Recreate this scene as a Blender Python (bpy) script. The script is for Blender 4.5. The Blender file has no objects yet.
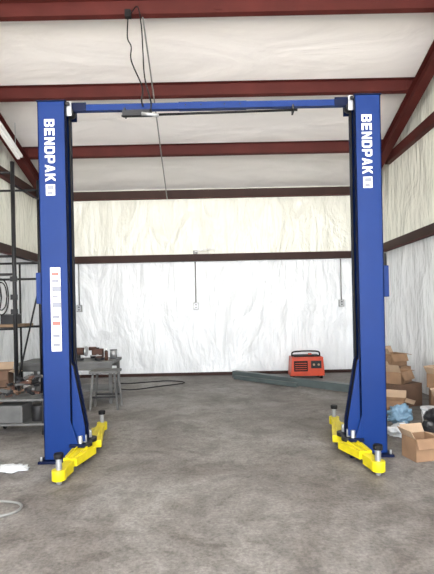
import bpy, bmesh, math, random
from mathutils import Vector, Matrix, Euler, noise
random.seed(4)
S=bpy.context.scene
C=S.collection
# ---------------------------------------------------------------- materials
def mat(name,col,rough=.5,metal=0.,var=0.,vscale=4.,bump=0.,bscale=20.,stretch=(1,1,1),spec=.5,col2=None):
    m=bpy.data.materials.new(name); m.use_nodes=True
    n=m.node_tree.nodes; l=m.node_tree.links; b=n['Principled BSDF']
    b.inputs['Base Color'].default_value=(*col,1); b.inputs['Roughness'].default_value=rough
    b.inputs['Metallic'].default_value=metal; b.inputs['Specular IOR Level'].default_value=spec
    tc=n.new('ShaderNodeTexCoord'); mp=n.new('ShaderNodeMapping'); mp.inputs['Scale'].default_value=stretch
    l.new(tc.outputs['Object'],mp.inputs['Vector'])
    nz=n.new('ShaderNodeTexNoise'); nz.inputs['Scale'].default_value=vscale; nz.inputs['Detail'].default_value=6
    l.new(mp.outputs[0],nz.inputs['Vector'])
    r=n.new('ShaderNodeValToRGB'); r.color_ramp.elements[0].position=.3; r.color_ramp.elements[1].position=.7
    c2=col2 if col2 else tuple(c*(1-var) for c in col)
    r.color_ramp.elements[0].color=(*c2,1); r.color_ramp.elements[1].color=(*col,1)
    l.new(nz.outputs['Fac'],r.inputs[0]); l.new(r.outputs[0],b.inputs['Base Color'])
    if bump>0:
        n2=n.new('ShaderNodeTexNoise'); n2.inputs['Scale'].default_value=bscale; n2.inputs['Detail'].default_value=4
        l.new(mp.outputs[0],n2.inputs['Vector'])
        bp=n.new('ShaderNodeBump'); bp.inputs['Strength'].default_value=bump; bp.inputs['Distance'].default_value=.05
        l.new(n2.outputs['Fac'],bp.inputs['Height']); l.new(bp.outputs[0],b.inputs['Normal'])
    return m
M={}
M['blue']=mat('blue_paint',(.0015,.023,.135),.42,0,.15,2,spec=.2)
M['bluedk']=mat('dark_blue_paint_and_shade',(.0015,.006,.032),.45,0,.2,3,spec=.15)  # dark blue parts, plus the shade painted onto the column lips
M['yel']=mat('yellow_paint',(.70,.58,.012),.4,0,.25,6,spec=.3)
M['black']=mat('black_rubber',(.006,.006,.007),.6,0,.3,9,spec=.25)
M['red']=mat('red_oxide_primer',(.088,.017,.014),.6,0,.3,2,.05,30,spec=.2)
M['brown']=mat('girt_primer',(.048,.022,.017),.6,0,.3,2,spec=.25)
M['steel']=mat('galvanised_steel',(.42,.43,.44),.4,.6,.2,12)
M['dsteel']=mat('dark_steel',(.018,.018,.02),.5,.4,.3,9)
M['white']=mat('white_label',(.85,.85,.85),.5,0,.03,5)
M['grey']=mat('grey_ink',(.2,.21,.25),.5,0,.1,5)
M['redink']=mat('red_ink',(.6,.12,.10),.5,0,.1,5)
M['conduit']=mat('conduit_grey',(.25,.25,.24),.45,.3,.1,8)
M['wood']=mat('plywood',(.25,.16,.09),.7,0,.35,3,stretch=(1,8,8))
M['card']=mat('cardboard',(.27,.16,.09),.8,0,.3,5)
M['card2']=mat('cardboard_dark',(.14,.08,.05),.85,0,.35,5)
M['cardin']=mat('cardboard_light',(.42,.30,.20),.85,0,.25,5)
M['orange']=mat('orange_red_housing',(.58,.062,.02),.4,0,.3,5)
M['gtube']=mat('grey_green_steel_tube',(.10,.125,.125),.45,.1,.3,4)
M['bench']=mat('bench_grey',(.13,.13,.127),.55,.1,.4,5)
M['rust']=mat('rusty_metal',(.10,.045,.03),.7,.2,.5,12)
M['bagb']=mat('black_plastic_bag',(.01,.01,.012),.28,0,.2,5,.5,14)
M['bagw']=mat('white_plastic_bag',(.62,.64,.66),.35,0,.1,5,.6,18)
M['bagblue']=mat('light_blue_plastic',(.20,.34,.47),.35,0,.3,8,.5,18)
M['lamp']=mat('lamp_diffuser',(.9,.9,.88),.4)
def concrete(name='concrete_floor'):
    m=bpy.data.materials.new(name); m.use_nodes=True
    n=m.node_tree.nodes; l=m.node_tree.links; b=n['Principled BSDF']
    tc=n.new('ShaderNodeTexCoord')
    def noi(s,d,ro=.6,dist=0,off=0):
        mp=n.new('ShaderNodeMapping'); mp.inputs['Location'].default_value=(off,off*.7,0); l.new(tc.outputs['Object'],mp.inputs['Vector'])
        a=n.new('ShaderNodeTexNoise'); a.inputs['Scale'].default_value=s; a.inputs['Detail'].default_value=d
        a.inputs['Roughness'].default_value=ro; a.inputs['Distortion'].default_value=dist; l.new(mp.outputs[0],a.inputs['Vector']); return a
    def ramp(src,p0,c0,p1,c1):
        r=n.new('ShaderNodeValToRGB'); e=r.color_ramp.elements
        e[0].position=p0; e[0].color=(*c0,1); e[1].position=p1; e[1].color=(*c1,1); l.new(src.outputs['Fac'],r.inputs[0]); return r.outputs[0]
    def mul(a,c,f):
        mx=n.new('ShaderNodeMix'); mx.data_type='RGBA'; mx.blend_type='MULTIPLY'; mx.inputs[0].default_value=f
        l.new(a,mx.inputs[6]); l.new(c,mx.inputs[7]); return mx.outputs[2]
    a=noi(.55,10,.7,.5); c=noi(3,10,.78,.5,3); d=noi(38,6,.7); s=noi(1.1,10,.82,.7,7); k=noi(9,8,.7,.3,11)
    col=ramp(a,.40,(.150,.133,.120),.60,(.262,.248,.234))
    col=mul(col,ramp(c,.40,(.60,.59,.58),.56,(1.08,1.08,1.08)),.7)
    col=mul(col,ramp(s,.38,(.48,.45,.42),.47,(1,1,1)),.7)
    col=mul(col,ramp(k,.36,(.6,.6,.6),.48,(1,1,1)),.5)
    col=mul(col,ramp(d,.35,(.62,.62,.62),.62,(1.2,1.2,1.2)),.8)
    l.new(col,b.inputs['Base Color'])
    b.inputs['Roughness'].default_value=.6; b.inputs['Specular IOR Level'].default_value=.3
    bp=n.new('ShaderNodeBump'); bp.inputs['Strength'].default_value=.15; bp.inputs['Distance'].default_value=.02
    l.new(c.outputs['Fac'],bp.inputs['Height']); l.new(bp.outputs[0],b.inputs['Normal'])
    return m
M['floor']=concrete()
M['drive']=mat('driveway_concrete',(.62,.58,.53),.8,0,.2,1)
def vinyl(name,stretch,low,high=None,split=2.75,bumpd=.06,rough=.38,fine=None,strength=.6,fw=.35):
    m=bpy.data.materials.new(name); m.use_nodes=True
    n=m.node_tree.nodes; l=m.node_tree.links; b=n['Principled BSDF']
    tc=n.new('ShaderNodeTexCoord')
    def nz(st,det,dist):
        mp=n.new('ShaderNodeMapping'); mp.inputs['Scale'].default_value=st; l.new(tc.outputs['Object'],mp.inputs['Vector'])
        a=n.new('ShaderNodeTexNoise'); a.inputs['Scale'].default_value=1; a.inputs['Detail'].default_value=det; a.inputs['Distortion'].default_value=dist
        l.new(mp.outputs[0],a.inputs['Vector']); return a.outputs['Fac']
    a=nz(stretch,5,.8)
    r=n.new('ShaderNodeValToRGB'); e=r.color_ramp.elements
    e[0].position=.3; e[0].color=(*[c*.87 for c in low],1); e[1].position=.6; e[1].color=(*low,1)
    l.new(a,r.inputs[0]); out=r.outputs[0]
    if high:
        sp=n.new('ShaderNodeSeparateXYZ'); l.new(tc.outputs['Object'],sp.inputs[0])
        g=n.new('ShaderNodeMath'); g.operation='GREATER_THAN'; g.inputs[1].default_value=split; l.new(sp.outputs[2],g.inputs[0])
        mx=n.new('ShaderNodeMix'); mx.data_type='RGBA'; l.new(g.outputs[0],mx.inputs[0]); l.new(out,mx.inputs[6]); mx.inputs[7].default_value=(*high,1)
        out=mx.outputs[2]
    l.new(out,b.inputs['Base Color']); b.inputs['Roughness'].default_value=rough
    h=a
    if fine:
        f=nz(fine,3,.3); ad=n.new('ShaderNodeMath'); ad.operation='MULTIPLY_ADD'; ad.inputs[1].default_value=fw
        l.new(f,ad.inputs[0]); l.new(a,ad.inputs[2]); h=ad.outputs[0]
    bp=n.new('ShaderNodeBump'); bp.inputs['Strength'].default_value=strength; bp.inputs['Distance'].default_value=bumpd
    l.new(h,bp.inputs['Height']); l.new(bp.outputs[0],b.inputs['Normal'])
    return m
M['wallv']=vinyl('vinyl_insulation_wall',(1.5,1.5,.7),(.81,.835,.85),(.80,.80,.71),bumpd=.17,rough=.26,fine=(8,8,1.6),strength=.9,fw=.22)
M['ceilv']=vinyl('vinyl_insulation_ceiling',(.5,1.6,1),(.84,.81,.79),bumpd=.08,rough=.5)

class MB:
    def __init__(s,name,bevel=0.):
        s.name=name; s.bm=bmesh.new(); s.mats=[]; s.bevel=bevel
    def mi(s,k):
        if k not in s.mats: s.mats.append(k)
        return s.mats.index(k)
    def _tag(s,fs,k,smooth=False):
        i=s.mi(k)
        for f in fs: f.material_index=i; f.smooth=smooth
    def obox(s,c,size,k,rot=None):
        mt=Matrix.Translation(c)@(rot.to_matrix().to_4x4() if rot else Matrix())@Matrix.Diagonal((*size,1))
        r=bmesh.ops.create_cube(s.bm,size=1,matrix=mt)
        s._tag({f for v in r['verts'] for f in v.link_faces},k)
    def box(s,x0,x1,y0,y1,z0,z1,k):
        s.obox(((x0+x1)/2,(y0+y1)/2,(z0+z1)/2),(abs(x1-x0),abs(y1-y0),abs(z1-z0)),k)
    def bar(s,p0,p1,w,h,k):
        p0=Vector(p0);p1=Vector(p1);d=p1-p0
        q=d.to_track_quat('Y','Z')
        s.obox((p0+p1)/2,(w,d.length,h),k,q.to_euler())
    def cyl(s,p0,p1,r,k,r2=None,seg=20,smooth=True):
        p0=Vector(p0);p1=Vector(p1);d=p1-p0
        mt=Matrix.Translation((p0+p1)/2)@d.to_track_quat('Z','Y').to_matrix().to_4x4()
        rr=bmesh.ops.create_cone(s.bm,cap_ends=True,segments=seg,radius1=r,radius2=r if r2 is None else r2,depth=d.length,matrix=mt)
        fs={f for v in rr['verts'] for f in v.link_faces}; s._tag(fs,k)
        for f in fs:
            if len(f.verts)==4: f.smooth=smooth
    def tube(s,pts,r,k,seg=8):
        P=[Vector(p) for p in pts]; Q=[]
        for i in range(len(P)-1):
            a=P[max(i-1,0)];b=P[i];c=P[i+1];d=P[min(i+2,len(P)-1)]
            for t in [j/6 for j in range(6)]:
                Q.append(.5*((2*b)+(c-a)*t+(2*a-5*b+4*c-d)*t*t+(-a+3*b-3*c+d)*t**3))
        Q.append(P[-1]); rings=[]
        for i,q in enumerate(Q):
            d=(Q[min(i+1,len(Q)-1)]-Q[max(i-1,0)]).normalized()
            u=d.cross(Vector((.13,.21,.97)))
            if u.length<.1: u=d.cross(Vector((1,0,0)))
            u.normalize(); v=d.cross(u)
            rings.append([s.bm.verts.new(q+r*(math.cos(2*math.pi*j/seg)*u+math.sin(2*math.pi*j/seg)*v)) for j in range(seg)])
        fs=[]
        for a,b in zip(rings,rings[1:]):
            for j in range(seg): fs.append(s.bm.faces.new((a[j],a[(j+1)%seg],b[(j+1)%seg],b[j])))
        fs.append(s.bm.faces.new(rings[0][::-1])); fs.append(s.bm.faces.new(rings[-1]))
        s._tag(fs,k,True)
    def prism(s,poly,axis,a,b,k):
        def mk(u,v,w):
            return {'x':(w,u,v),'y':(u,w,v),'z':(u,v,w)}[axis]
        A=[s.bm.verts.new(mk(u,v,a)) for u,v in poly]; B=[s.bm.verts.new(mk(u,v,b)) for u,v in poly]
        fs=[s.bm.faces.new(A),s.bm.faces.new(B[::-1])]
        n=len(poly)
        for i in range(n): fs.append(s.bm.faces.new((A[i],B[i],B[(i+1)%n],A[(i+1)%n])))
        s._tag(fs,k)
    def blob(s,c,size,k,amp=.18,fr=3.,seed=0,sub=4,flat=True):
        r=bmesh.ops.create_icosphere(s.bm,subdivisions=sub,radius=1)
        for v in r['verts']:
            p=v.co.copy(); nn=noise.noise(p*fr+Vector((seed*7.1,seed*3.3,1)))+.5*noise.noise(p*fr*2.3+Vector((seed,2,5)))
            p*=1+amp*nn
            q=Vector((p.x*size[0],p.y*size[1],p.z*size[2]))
            if flat: q.z=max(q.z,-c[2]+.002)
            v.co=q+Vector(c)
        s._tag({f for v in r['verts'] for f in v.link_faces},k,True)
    def done(s,rot=None):
        bmesh.ops.recalc_face_normals(s.bm,faces=s.bm.faces)
        xs=[v.co for v in s.bm.verts]
        o=Vector(((min(v.x for v in xs)+max(v.x for v in xs))/2,(min(v.y for v in xs)+max(v.y for v in xs))/2,min(v.z for v in xs)))
        if s.name.startswith(('wall_back','wall_left','wall_right','ceiling','floor','driveway')): o=Vector((0,0,0))
        bmesh.ops.translate(s.bm,verts=s.bm.verts,vec=-o)
        me=bpy.data.meshes.new(s.name); s.bm.to_mesh(me); s.bm.free()
        for k in s.mats: me.materials.append(M[k])
        ob=bpy.data.objects.new(s.name,me); C.objects.link(ob); ob.location=o
        if rot: ob.rotation_euler=rot
        if s.bevel>0:
            b=ob.modifiers.new('bevel','BEVEL'); b.width=s.bevel; b.segments=2; b.limit_method='ANGLE'; b.angle_limit=.7
        return ob
# ---------------------------------------------------------------- room
XL,XR,YB,YF=-3.95,3.52,10.4,-3.0
RY=1.0
def zr(y): return (7.63-.33*y) if y>=RY else (7.63-.33*RY-.33*(RY-y))
f=MB('floor'); f.box(XL-.2,XR+.2,YF,YB+.2,-.2,0,'floor'); f.done()
f=MB('driveway_ground'); f.box(-14,14,-22,YF,-.2,-.01,'drive'); f.done()
def cz(y): return zr(y)+.115
w=MB('wall_back'); w.box(XL-.2,XR+.2,YB,YB+.2,0,cz(YB)-.0,'wallv'); w.done()
for nm,x0,x1 in(('wall_left',XL-.2,XL),('wall_right',XR,XR+.2)):
    w=MB(nm); w.prism([(YF,0),(YB,0),(YB,cz(YB)),(RY,cz(RY)),(YF,cz(YF))],'x',x0,x1,'wallv'); w.done()
w=MB('ceiling'); w.prism([(YB+.3,cz(YB+.3)),(RY,cz(RY)),(YF-.3,cz(YF-.3)),(YF-.3,cz(YF-.3)+.15),(RY,cz(RY)+.15),(YB+.3,cz(YB+.3)+.15)],'x',XL-.3,XR+.3,'ceilv'); w.done()
def purlin(y,h=.19,name='roof_purlin',k='red'):
    z=zr(y)-.01; p=MB(name)
    a,b=XL+.01,XR-.01; t=.012
    poly=[(y-.035,z-h/2),(y+.035,z-h/2-.02),(y+.035,z-h/2+t-.02),(y-.035+t,z-h/2+t),(y-.035+t,z+h/2-t),(y-.035+t-.06,z+h/2),(y-.035-.06,z+h/2),(y-.035,z+h/2-t)]
    p.prism(poly,'x',a,b,k)
    for x in (-3.7,0.1,3.25): p.box(x-.05,x+.05,y-.045,y-.033,z-h/2+.03,z+h/2-.04,k)
    p.done()
for y in (8.91,7.47,6.1,4.7,3.3,1.9): purlin(y)
p=MB('eave_beam')
p.box(XL+.01,XR-.01,YB-.09,YB-.07,4.09,4.27,'brown'); p.box(XL+.01,XR-.01,YB-.09,YB-.005,4.08,4.095,'red'); p.done()
def rafter(x):
    r=MB('roof_rafter'); dz=-.245
    y0,y1=YB-.12,RY
    def ln(o,t): return [(y0,zr(y0)+dz+o-t),(y1,zr(y1)+dz+o-t),(y1,zr(y1)+dz+o+t),(y0,zr(y0)+dz+o+t)]
    r.prism(ln(0,.11),'x',x-.006,x+.006,'red')
    r.prism(ln(-.115,.007),'x',x-.075,x+.075,'red'); r.prism(ln(.115,.007),'x',x-.075,x+.075,'red')
    r.done()
rafter(3.3); rafter(-3.72)
def girt_y(z,y1,x,s,k='brown'):
    g=MB('trim_girt')
    xi=x-s*.1
    g.box(min(x-s*.002,xi),max(x-s*.002,xi),YF+.1,y1,z+.07,z+.082,k); g.box(xi-.006,xi+.006,YF+.1,y1,z-.07,z+.082,k); g.box(min(x-s*.002,xi),max(x-s*.002,xi),YF+.1,y1,z-.082,z-.07,'red'); g.done()
girt_y(2.71,YB-.12,XR,1); girt_y(4.42,9.0,XR,1,'red'); girt_y(2.71,YB-.12,XL,-1); girt_y(4.1,9.8,XL,-1)
g=MB('trim_girt'); g.box(XL+.01,XR-.01,YB-.1,YB-.088,2.64,2.78,'brown'); g.box(XL+.01,XR-.01,YB-.1,YB-.002,2.63,2.642,'brown'); g.box(XL+.01,XR-.01,YB-.1,YB-.002,2.778,2.79,'red'); g.done()
b=MB('baseboard_back'); b.box(XL+.01,XR-.01,YB-.03,YB-.002,0,.07,'brown'); b.done()

# ---------------------------------------------------------------- two post lift
LZ=3.63
H=1.15; T=.27
GL={
'B':[[(0,0),(T,0),(T,H),(0,H)],[(T,0),(.8,0),(1,.14),(1,.2),(T,.2)],[(T,H),(.78,H),(.96,H-.14),(.96,H-.2),(T,H-.2)],[(T,.49),(.85,.49),(.85,.67),(T,.67)],[(.72,.2),(1,.2),(1,.47),(.88,.56),(.72,.56)],[(.7,.6),(.86,.6),(.96,.7),(.96,H-.2),(.7,H-.2)]],
'E':[[(0,0),(T,0),(T,H),(0,H)],[(T,0),(.95,0),(.95,.22),(T,.22)],[(T,.47),(.88,.47),(.88,.68),(T,.68)],[(T,H-.22),(.95,H-.22),(.95,H),(T,H)]],
'N':[[(0,0),(T,0),(T,H),(0,H)],[(1-T,0),(1,0),(1,H),(1-T,H)],[(T,H),(T,H-.42),(1-T,0),(1-T,.42)]],
'D':[[(0,0),(T,0),(T,H),(0,H)],[(T,0),(.75,0),(1,.25),(1-T,.22),(T,.22)],[(T,H),(.75,H),(1,H-.25),(1-T,H-.22),(T,H-.22)],[(1-T,.22),(1,.25),(1,H-.25),(1-T,H-.22)]],
'P':[[(0,0),(T,0),(T,H),(0,H)],[(T,H),(.82,H),(1,H-.18),(1-T,H-.2),(T,H-.2)],[(1-T,H-.2),(1,H-.18),(1,.55),(1-T,.58)],[(T,.36),(.82,.36),(1,.55),(1-T,.58),(T,.58)]],
'A':[[(0,0),(T,0),(.6,H),(.36,H)],[(1-T,0),(1,0),(.64,H),(.4,H)],[(.25,.22),(.75,.22),(.7,.42),(.3,.42)]],
'K':[[(0,0),(T,0),(T,H),(0,H)],[(T,.4),(.45,.5),(1,H),(.68,H),(T,.7)],[(.38,.62),(.58,.78),(1.02,0),(.7,0)]],
}
def letters(txt,x,ztop,cell,length):
    """lettering that reads down the post"""
    b=MB('lettering'); pitch=length/len(txt); w=pitch*.82; h=cell
    for i,ch in enumerate(txt):
        for p in GL[ch]:
            b.prism([(x+v/H*h,ztop-i*pitch-u*w) for u,v in p],'y',4.515,4.519,'white')
    adopt(b.done())
root=bpy.data.objects.new('two_post_car_lift',None); C.objects.link(root); root.location=(0,4.66,0)
def adopt(o):
    o.parent=root; o.location=o.location-root.location
Y1=4.74
def column(xo,xi,name):
    s=1 if xi>xo else -1
    y0,y1=4.52,Y1; t=.014
    c=MB(name,.004)
    a,b=sorted((xo,xi))
    c.box(a,b,y0,y0+t,.03,LZ,'blue')
    c.box(a,b,y1-t,y1,.03,LZ,'blue')
    c.box(*sorted((xo,xo+s*t)),y0,y1,.03,LZ,'blue')
    c.box(*sorted((xi-s*t,xi)),y0,y0+.06,.03,LZ,'bluedk')  # both lips in darker blue: inner-edge shading put into the colour
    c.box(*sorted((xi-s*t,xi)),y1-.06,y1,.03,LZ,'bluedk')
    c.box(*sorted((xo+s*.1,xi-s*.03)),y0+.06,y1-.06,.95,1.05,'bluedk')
    xm=(xo+xi)/2
    c.cyl((xm,4.63,.1),(xm,4.63,2.0),.035,'black'); c.cyl((xm,4.63,2.0),(xm,4.63,3.4),.02,'steel')
    c.cyl((xi-s*.04,4.61,.2),(xi-s*.04,4.61,LZ-.05),.006,'steel'); c.cyl((xi-s*.04,4.65,.2),(xi-s*.04,4.65,LZ-.05),.006,'steel')
    c.box(*sorted((xo-s*.05,xi+s*.13)),y0-.05,y1+.08,0,.025,'bluedk')
    for px in (xo-s*.02,xi+s*.08):
        for py in (y0-.025,y1+.045):
            c.cyl((px,py,.025),(px,py,.07),.012,'steel',seg=6)
    prof=[(xi-s*.02,1.0),(xi+s*.015,.96),(xi+s*.125,.34),(xi+s*.125,.2),(xi-s*.02,.2)]
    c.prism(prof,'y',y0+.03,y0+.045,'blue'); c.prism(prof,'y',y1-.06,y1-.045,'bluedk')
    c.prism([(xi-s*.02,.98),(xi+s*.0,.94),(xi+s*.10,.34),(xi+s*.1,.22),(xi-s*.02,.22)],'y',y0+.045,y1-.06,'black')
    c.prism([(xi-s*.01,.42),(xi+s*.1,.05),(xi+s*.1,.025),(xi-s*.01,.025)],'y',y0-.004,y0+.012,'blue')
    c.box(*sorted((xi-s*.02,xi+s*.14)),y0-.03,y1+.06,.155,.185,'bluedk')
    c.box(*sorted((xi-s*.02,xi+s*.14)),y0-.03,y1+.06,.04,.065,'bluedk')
    for py in (y0+.02,y1+.01): c.cyl((xi+s*.08,py,.03),(xi+s*.08,py,.26),.022,'steel')
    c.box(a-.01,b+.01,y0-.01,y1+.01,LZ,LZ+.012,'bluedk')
    for py in (4.58,4.66):
        c.cyl((xi+s*.025,py,LZ-.08),(xi+s*.025,py+.02,LZ-.08),.04,'dsteel')
    c.box(*sorted((xi,xi+s*.05)),4.565,4.573,LZ-.13,LZ+.02,'steel'); c.box(*sorted((xi,xi+s*.06)),4.715,4.725,LZ-.13,LZ+.02,'bluedk')
    c.box(*sorted((xi,xi+s*.035)),4.53,4.56,LZ-.03,LZ-.0,'dsteel')
    c.box(*sorted((xo-s*.08,xo)),y0+.08,y1-.02,1.6,1.92,'blue')
    c.cyl((xo-s*.045,4.66,1.92),(xo-s*.045,4.66,2.05),.035,'dsteel')
    c.tube([(xi+s*.012,y0+.1,3.5),(xi+s*.018,y0+.1,2.4),(xi+s*.012,y0+.1,1.0)],.012,'black')
    o=c.done(); return o
Lc=column(-1.765,-1.485,'column_a'); Rc=column(1.685,1.425,'column_b')
letters('BENDPAK',-1.695,3.45,.10,.64); letters('BENDPAK',1.49,3.43,.10,.61)
def decals(x,zt,name):
    d=MB(name); yy=4.513
    d.box(x-.045,x+.045,yy,yy+.005,zt-.11,zt,'white'); d.box(x-.03,x+.035,yy-.002,yy,zt-.05,zt-.012,'grey'); d.box(x-.03,x+.02,yy-.002,yy,zt-.10,zt-.07,'grey')
    return d.done()
adopt(decals(-1.645,2.795,'maker_badge')); adopt(decals(1.54,2.805,'maker_badge_b'))
d=MB('capacity_decal'); yy=4.513
d.box(-1.665,-1.565,yy,yy+.005,1.12,1.96,'white')
for z,h,k in((1.88,.03,'redink'),(1.81,.03,'grey'),(1.66,.02,'grey'),(1.72,.05,'grey'),(1.56,.05,'grey'),(1.45,.03,'grey'),(1.38,.04,'redink'),(1.26,.03,'grey'),(1.17,.03,'grey')):
    d.box(-1.65,-1.58+(h-.03),yy-.002,yy,z,z+h,k)
adopt(d.done()); adopt(Lc); adopt(Rc)
o=MB('overhead_beam',.003); o.box(-1.485,-.03,4.62,4.68,3.575,3.64,'blue'); o.box(.03,1.425,4.62,4.68,3.575,3.64,'blue'); o.box(-.35,.35,4.615,4.685,3.572,3.643,'blue')
for x in(-.28,-.12,.12,.28): o.cyl((x,4.605,3.61),(x,4.616,3.61),.008,'dsteel',seg=6)
o.box(-1.45,-1.3,4.61,4.62,3.565,3.655,'bluedk'); o.box(1.25,1.39,4.61,4.62,3.565,3.655,'bluedk')
adopt(o.done())
o=MB('shutoff_bar'); o.cyl((-.93,4.58,3.495),(.86,4.58,3.52),.012,'black')
for x in(-.9,.82): o.box(x-.008,x+.008,4.575,4.66,3.50,3.58,'dsteel')
o.box(-.92,-.62,4.56,4.61,3.49,3.55,'dsteel'); o.cyl((-.72,4.55,3.50),(-.55,4.55,3.48),.018,'steel')
adopt(o.done())
def arm(x0,y0,x1,y1,name):
    a=MB(name,.004); p0=Vector((x0,y0,.11)); p1=Vector((x1,y1,.095)); d=(p1-p0); L=d.length; d.normalize(); n=Vector((-d.y,d.x,0))
    pm=p0+d*L*.62
    def q(p,w): return (p+n*w),(p-n*w)
    a1,a2=q(p0,.115); b1,b2=q(pm,.065)
    a.prism([(a1.x,a1.y),(b1.x,b1.y),(b2.x,b2.y),(a2.x,a2.y)],'z',.07,.145,'yel')
    a.bar(p0+d*.3*L,p1-d*.02,.09,.055,'yel')
    a.bar(p0+d*.08+n*.05+Vector((0,0,.045)),pm+n*.03+Vector((0,0,.038)),.014,.03,'yel'); a.bar(p0+d*.08-n*.05+Vector((0,0,.045)),pm-n*.03+Vector((0,0,.038)),.014,.03,'yel')
    a.cyl(p0+Vector((0,0,.035)),p0+Vector((0,0,.075)),.07,'dsteel',seg=24); a.cyl(p0+Vector((0,0,.07)),p0+Vector((0,0,.15)),.02,'steel')
    a.cyl(p1+Vector((0,0,-.06)),p1+Vector((0,0,.03)),.062,'yel')
    a.bar(pm+Vector((0,0,-.045)),p1-d*.05+Vector((0,0,-.045)),.07,.06,'yel')
    a.cyl(p1+Vector((0,0,-.095)),p1+Vector((0,0,.14)),.024,'steel')
    for i in range(8): a.cyl(p1+Vector((0,0,.04+i*.011)),p1+Vector((0,0,.045+i*.011)),.028,'steel',seg=16)
    a.cyl(p1+Vector((0,0,.13)),p1+Vector((0,0,.16)),.042,'black'); a.cyl(p1+Vector((0,0,.16)),p1+Vector((0,0,.175)),.046,'black',r2=.038)
    adopt(a.done())
arm(-1.37,4.58,-1.42,3.96,'arm_front_a'); arm(-1.37,4.76,-1.47,5.64,'arm_rear_a')
arm(1.31,4.58,1.41,4.02,'arm_front_b'); arm(1.31,4.76,1.45,5.68,'arm_rear_b')

# ---------------------------------------------------------------- cables / conduits
c=MB('electrical_cable')
c.box(-1.15,-1.07,6.0,6.06,5.44,5.54,'black')
c.tube([(-1.11,6.03,5.45),(-1.10,5.9,5.1),(-1.00,5.6,4.8),(-.93,5.2,4.4),(-.75,4.8,3.9),(-.72,4.56,3.64),(-.70,4.52,3.56)],.008,'black')
c.tube([(-1.08,6.03,5.48),(-.96,5.9,5.5),(-.90,5.8,5.2),(-.84,5.5,4.7),(-.72,4.8,4.0),(-.62,4.52,3.6),(-.63,4.5,3.5)],.008,'black')
c.done()
c=MB('ceiling_conduit'); c.tube([(-.92,6.08,5.47),(-.97,7.5,5.0),(-1.03,8.9,4.53),(-1.08,10.25,4.05)],.012,'conduit'); c.done()
for x in (-3.17,-.48,2.87):
    c=MB('wall_outlet'); c.cyl((x,YB-.03,1.68),(x,YB-.03,2.62),.013,'conduit'); c.box(x-.06,x+.06,YB-.06,YB-.001,1.52,1.68,'conduit')
    c.box(x-.045,x+.045,YB-.066,YB-.06,1.535,1.665,'steel')
    for z in(1.57,1.63): c.box(x-.015,x+.015,YB-.069,YB-.066,z-.015,z+.015,'dsteel')
    c.done()
c=MB('junction_cable'); c.tube([(-.48,YB-.12,2.84),(-.1,YB-.13,2.9),(.0,YB-.12,2.83)],.012,'white'); c.box(-.52,-.42,YB-.13,YB-.09,2.79,2.87,'conduit'); c.done()
c=MB('extension_cord'); c.tube([(-2.2,9.0,.012),(-1.7,8.6,.012),(-1.2,8.9,.012),(-.7,9.3,.012),(-1.1,9.6,.012),(-1.9,9.35,.012),(-2.3,9.5,.012)],.009,'black'); c.done()
c=MB('air_hose'); c.tube([(-2.2,3.2,.01),(-1.75,3.28,.01),(-1.55,3.4,.01),(-1.6,3.55,.01),(-1.9,3.6,.01),(-2.3,3.5,.01)],.01,'conduit'); c.done()

# ---------------------------------------------------------------- left side
def table(x0,x1,y0,y1,h,name,top='bench',leg='bench',t=.05,lw=.05):
    b=MB(name,.004); b.box(x0,x1,y0,y1,h-t,h,top)
    for x in(x0+.03,x1-.03-lw):
        for y in(y0+.03,y1-.03-lw): b.box(x,x+lw,y,y+lw,0,h-t,leg)
    b.box(x0+.05,x1-.05,y0+.04,y0+.06,h-t-.1,h-t,leg); b.box(x0+.05,x1-.05,y1-.06,y1-.04,h-t-.1,h-t,leg)
    b.box(x0+.05,x1-.05,y0+.04,y1-.04,.2,.225,leg)
    return b
b=table(-3.3,-1.72,7.35,8.05,.70,'workbench'); b.done()
z=.70
v=MB('bench_vise',.004); x,y=-2.0,7.6
v.cyl((x,y,z),(x,y,z+.04),.08,'dsteel'); v.box(x-.05,x+.05,y-.06,y+.1,z+.04,z+.14,'rust'); v.box(x-.07,x+.07,y-.02,y+.02,z+.12,z+.19,'rust'); v.box(x-.07,x+.07,y-.1,y-.06,z+.08,z+.19,'rust'); v.cyl((x,y-.2,z+.09),(x,y,z+.09),.015,'steel'); v.cyl((x-.09,y-.19,z+.09),(x+.09,y-.19,z+.09),.008,'steel'); v.done()
v=MB('bench_grinder',.004); x=-2.36; y=7.6
v.box(x-.08,x+.08,y-.06,y+.06,z,z+.03,'dsteel'); v.box(x-.03,x+.03,y-.04,y+.04,z+.03,z+.1,'dsteel'); v.cyl((x-.1,y,z+.15),(x+.1,y,z+.15),.065,'rust')
for s in(-1,1): v.cyl((x+s*.12,y,z+.15),(x+s*.15,y,z+.15),.085,'steel'); v.cyl((x+s*.10,y,z+.15),(x+s*.12,y,z+.15),.03,'steel')
v.done()
v=MB('tool_box',.006); v.box(-2.95,-2.65,7.6,7.85,z,z+.14,'rust'); v.prism([(-2.95,z+.14),(-2.65,z+.14),(-2.71,z+.2),(-2.89,z+.2)],'y',7.6,7.85,'rust'); v.tube([(-2.87,7.72,z+.19),(-2.85,7.72,z+.24),(-2.75,7.72,z+.24),(-2.73,7.72,z+.19)],.008,'dsteel'); v.done()
v=MB('paint_can'); v.cyl((-1.82,7.85,z),(-1.82,7.85,z+.14),.06,'steel'); v.cyl((-1.82,7.85,z+.14),(-1.82,7.85,z+.148),.064,'dsteel'); v.done()
v=MB('spray_can'); v.cyl((-1.86,7.5,z),(-1.86,7.5,z+.15),.03,'rust'); v.cyl((-1.86,7.5,z+.15),(-1.86,7.5,z+.17),.03,'dsteel',r2=.015); v.cyl((-1.86,7.5,z+.17),(-1.86,7.5,z+.2),.012,'white'); v.done()
v=MB('cordless_drill',.004); x,y=-2.2,7.93
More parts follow.
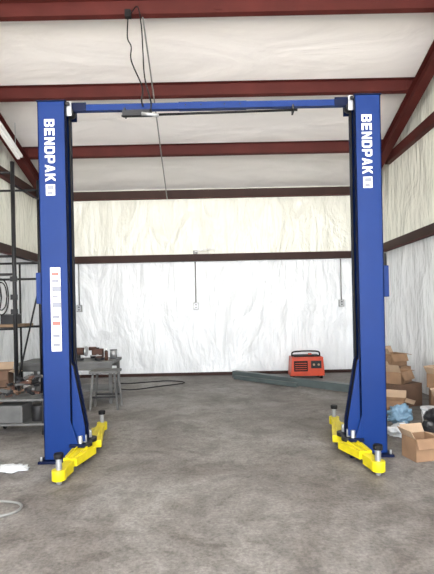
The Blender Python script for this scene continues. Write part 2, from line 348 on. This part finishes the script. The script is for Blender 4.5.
v.box(x-.04,x+.04,y-.035,y+.035,z,z+.05,'black'); v.box(x-.02,x+.02,y-.02,y+.02,z+.05,z+.14,'rust'); v.cyl((x-.07,y,z+.165),(x+.06,y,z+.165),.032,'rust'); v.cyl((x+.06,y,z+.165),(x+.11,y,z+.165),.02,'black'); v.cyl((x+.11,y,z+.165),(x+.16,y,z+.165),.005,'steel'); v.done()
v=MB('steel_work_stand',.003)
for (a,b_) in(((-1.98,6.9),(-1.93,6.92)),((-1.98,7.2),(-1.93,7.18)),((-1.55,6.9),(-1.6,6.92)),((-1.55,7.2),(-1.6,7.18))):
    v.bar((a[0],a[1],0),(b_[0],b_[1],.56),.03,.03,'bench')
v.box(-1.98,-1.55,6.87,7.23,.56,.60,'bench'); v.box(-1.95,-1.58,6.9,6.925,.18,.21,'dsteel'); v.box(-1.95,-1.58,7.17,7.195,.18,.21,'dsteel')
v.done()
v=MB('scaffold_tower')
for y in(6.2,7.1):
    v.cyl((-2.78,y,.0),(-2.78,y,3.6),.028,'dsteel'); v.cyl((-3.6,y,.0),(-3.6,y,3.6),.028,'dsteel')
    for z_ in (.4,1.3,2.05,2.3,3.45): v.cyl((-3.6,y,z_),(-2.78,y,z_),.018,'dsteel',seg=10)
    v.cyl((-3.1,y,.4),(-3.1,y,2.3),.016,'dsteel')
    for x in(-2.78,-3.6): v.cyl((x,y,0),(x,y,.02),.06,'dsteel')
for x in(-2.78,-3.6):
    v.cyl((x,6.2,.5),(x,7.1,2.0),.013,'dsteel'); v.cyl((x,6.2,3.3),(x,7.1,3.3),.013,'dsteel'); v.cyl((x,6.2,2.3),(x,7.1,2.3),.013,'dsteel')
for z_ in (1.7,1.95,1.5): v.box(-2.82,-2.74,6.15,6.2,z_,z_+.07,'dsteel')
v.box(-3.58,-2.8,6.3,6.55,1.32,1.36,'wood'); v.box(-3.58,-2.8,6.6,6.85,1.32,1.36,'wood')
for i,x in enumerate((-3.05,-2.95)):
    for r in (.10,.13):
        v.tube([(x+r*math.cos(t*math.pi/4)*.8,6.16,1.78-r*.3+r*1.9*math.sin(t*math.pi/4)) for t in range(9)],.009,'black',seg=6)
v.done()
v=MB('parts_bin',.004); v.box(-3.05,-2.85,6.33,6.52,1.362,1.50,'dsteel'); v.box(-3.06,-2.84,6.32,6.53,1.49,1.505,'bench'); v.done()
def carton(x,y,z,w,d,h,rot=0,name='cardboard_box',open_=False,k='card'):
    b=MB(name,.002); t=.006; W,D=w/2,d/2
    if not open_:
        b.box(-W,W,-D,D,0,h,k); b.box(-.025,.025,-D-.001,D+.001,h-.06,h+.001,'card2')
        b.box(-W,W,-.002,.002,h,h+.002,'card2')
    else:
        b.box(-W,W,-D,D,0,t,k); b.box(-W,-W+t,-D,D,0,h,k); b.box(W-t,W,-D,D,0,h,k); b.box(-W,W,-D,-D+t,0,h,k); b.box(-W,W,D-t,D,0,h,k)
        fl=.5*min(w,d)
        b.bar((-W,0,h),(-W-fl*.45,0,h+fl*.7),d*.96,t,'cardin'); b.bar((W,0,h),(W+fl*.85,0,h-fl*.2),d*.96,t,'cardin')
        b.bar((0,-D,h),(0,-D-fl*.3,h-fl*.8),w*.96,t,k); b.bar((0,D,h),(0,D+fl*.4,h+fl*.7),w*.96,t,'cardin')
    o=b.done(); o.location=(x,y,z); o.rotation_euler=(0,0,rot); return o
v=MB('tool_cart',.005); v.box(-2.85,-2.15,5.55,5.95,.42,.45,'bench'); v.box(-2.85,-2.15,5.55,5.95,.12,.145,'bench')
for x in(-2.83,-2.19):
    for y in(5.57,5.91): v.box(x,x+.03,y-.015,y+.015,.04,.5,'dsteel'); v.cyl((x,y,.03),(x+.03,y,.03),.03,'black')
v.box(-2.80,-2.45,5.6,5.9,.145,.36,'bench'); v.cyl((-2.3,5.75,.145),(-2.3,5.75,.34),.09,'dsteel')
v.done()
v=MB('scrap_metal_pile')
for i in range(30):
    a=random.uniform(0,3.1); x=random.uniform(-2.72,-2.3); y=random.uniform(5.68,5.82); z_=.465+i*.008
    l=random.uniform(.04,.1); v.bar((x-l*math.cos(a),y-l*.7*math.sin(a),z_),(x+l*math.cos(a),y+l*.7*math.sin(a),z_+random.uniform(0,.05)),.035,.03,random.choice(['rust','dsteel','card2','rust','bench','dsteel']))
v.done()
carton(-3.12,5.35,0,.45,.4,.3,.3,k='card2')
carton(-3.2,6.62,0,.42,.4,.45,.05,k='card2'); carton(-3.2,6.62,.455,.35,.3,.22,.2,open_=True,k='card2')
v=MB('crumpled_plastic_sheet'); v.blob((-2.0,4.33,.02),(.14,.08,.03),'bagw',.5,2.5,3); v.done()
v=MB('strip_light',.004)
pa,pb=Vector((-3.5,6.6,0)),Vector((-3.5,8.1,0))
pa.z=zr(6.6)-.62; pb.z=zr(8.1)-.62
v.bar(pa,pb,.12,.05,'white'); v.bar(pa+Vector((0,.03,-.04)),pb+Vector((0,-.03,-.04)),.05,.05,'lamp')
for t in(.1,.9):
    p=pa.lerp(pb,t); v.cyl(p,p+Vector((0,0,.5)),.006,'steel')
v.done()

# ---------------------------------------------------------------- back right: generator & tubes
g=MB('portable_generator',.012)
x,y=1.90,9.75
g.prism([(x-.36,.06),(x+.36,.06),(x+.33,.46),(x-.33,.46)],'y',y-.2,y+.2,'orange')
g.box(x-.29,x+.0,y-.215,y-.19,.16,.38,'black'); g.box(x+.07,x+.29,y-.215,y-.19,.22,.38,'dsteel')
for i in range(4): g.box(x-.27,x-.02,y-.222,y-.21,.19+i*.045,.205+i*.045,'orange')
for i in range(2): g.cyl((x+.13+i*.1,y-.225,.30),(x+.13+i*.1,y-.21,.30),.025,'cardin')
g.box(x-.27,x+.27,y-.14,y+.14,.46,.49,'black')
g.tube([(x-.30,y,.46),(x-.28,y,.55),(x-.1,y,.57),(x+.1,y,.57),(x+.28,y,.55),(x+.30,y,.46)],.017,'black')
g.cyl((x+.1,y+.05,.48),(x+.1,y+.05,.52),.04,'orange')
for sx in(-.3,.3):
    for sy in(-.14,.14): g.cyl((x+sx,y+sy,0),(x+sx,y+sy,.07),.03,'black')
g.done()
def hollow(p0,p1,w,name):
    b=MB(name,.003); p0=Vector(p0);p1=Vector(p1); t=.008; d=(p1-p0).normalized(); n=Vector((-d.y,d.x,0)); u=Vector((0,0,1)); h=w/2-t/2
    b.bar(p0+u*h,p1+u*h,w,t,'gtube'); b.bar(p0-u*h,p1-u*h,w,t,'gtube'); b.bar(p0+n*h,p1+n*h,t,w,'gtube'); b.bar(p0-n*h,p1-n*h,t,w,'gtube'); b.done()
hollow((.36,10.05,.07),(2.62,7.65,.07),.14,'steel_tube'); hollow((.36,9.72,.042),(1.5,8.55,.042),.08,'steel_tube')

# ---------------------------------------------------------------- right pile
carton(2.0,4.45,0,.26,.23,.22,.2,open_=True)
carton(2.75,6.9,0,.5,.45,.34,.35,k='card2'); carton(3.2,6.4,0,.36,.34,.33,-.35,k='card'); carton(2.72,6.88,.345,.40,.32,.18,.8,open_=True); carton(3.2,6.4,.335,.32,.28,.2,.5,open_=True)
carton(2.47,6.3,0,.32,.28,.2,-.5,open_=True,k='card')
carton(3.05,5.75,0,.38,.35,.30,.5,open_=True)
carton(2.98,7.65,0,.4,.4,.5,.1); carton(2.98,7.65,.505,.34,.3,.2,.4,open_=True)
v=MB('bucket'); v.cyl((2.65,5.62,0),(2.65,5.62,.22),.10,'white',r2=.12,seg=28); v.cyl((2.65,5.62,.205),(2.65,5.62,.225),.128,'bagw',seg=28); v.tube([(2.525,5.62,.20),(2.53,5.54,.14),(2.65,5.48,.10),(2.77,5.54,.14),(2.775,5.62,.20)],.004,'steel'); v.done()
v=MB('trash_bag'); v.blob((2.58,5.06,.14),(.26,.2,.22),'bagb',.4,2.2,1); v.done()
v=MB('trash_bag'); v.blob((2.42,4.66,.08),(.19,.14,.13),'bagb',.4,2.4,6); v.done()
v=MB('plastic_wrap_bundle'); v.blob((2.29,5.72,.12),(.14,.11,.13),'bagblue',.5,2.4,4); v.done()
v=MB('plastic_wrap_bundle'); v.blob((2.11,5.2,.05),(.14,.1,.09),'bagw',.5,2.4,8); v.done()
v=MB('wood_offcuts')
for i in range(6):
    x=random.uniform(1.98,2.06); y=random.uniform(6.2,6.4); a=random.uniform(-.5,.9); l=.1
    v.bar((x-l*math.cos(a),y-l*math.sin(a),.014+i*.02),(x+l*math.cos(a),y+l*math.sin(a),.014+i*.02),.05,.02,random.choice(['wood','cardin','card2']))
v.done()

# ---------------------------------------------------------------- light
W=bpy.data.worlds.new('sky'); S.world=W; W.use_nodes=True
bg=W.node_tree.nodes['Background']; bg.inputs[0].default_value=(.95,.97,1,1); bg.inputs[1].default_value=11.8
sun=bpy.data.lights.new('sun','SUN'); sun.energy=26; sun.angle=.01; sun.color=(1,.94,.87)
so=bpy.data.objects.new('sun',sun); C.objects.link(so); so.rotation_euler=(math.radians(20),math.radians(12),0)
pl=bpy.data.lights.new('door_portal','AREA'); pl.shape='RECTANGLE'; pl.size=7.4; pl.size_y=6.1; pl.cycles.is_portal=True
po=bpy.data.objects.new('door_portal',pl); C.objects.link(po); po.location=((XL+XR)/2,YF,3.05); po.rotation_euler=(math.radians(90),0,0)
# ---------------------------------------------------------------- camera
cam=bpy.data.cameras.new('camera'); co=bpy.data.objects.new('camera',cam); C.objects.link(co); S.camera=co
cam.sensor_fit='VERTICAL'; cam.sensor_height=24; cam.lens=450/574*24; cam.shift_y=23/574; cam.clip_end=100
co.matrix_world=Matrix.Translation((0,0,1.5))@Matrix.Rotation(math.radians(90),4,'X')@Matrix.Rotation(math.radians(-1.2),4,'Z')
S.view_settings.view_transform='Standard'; S.view_settings.exposure=0
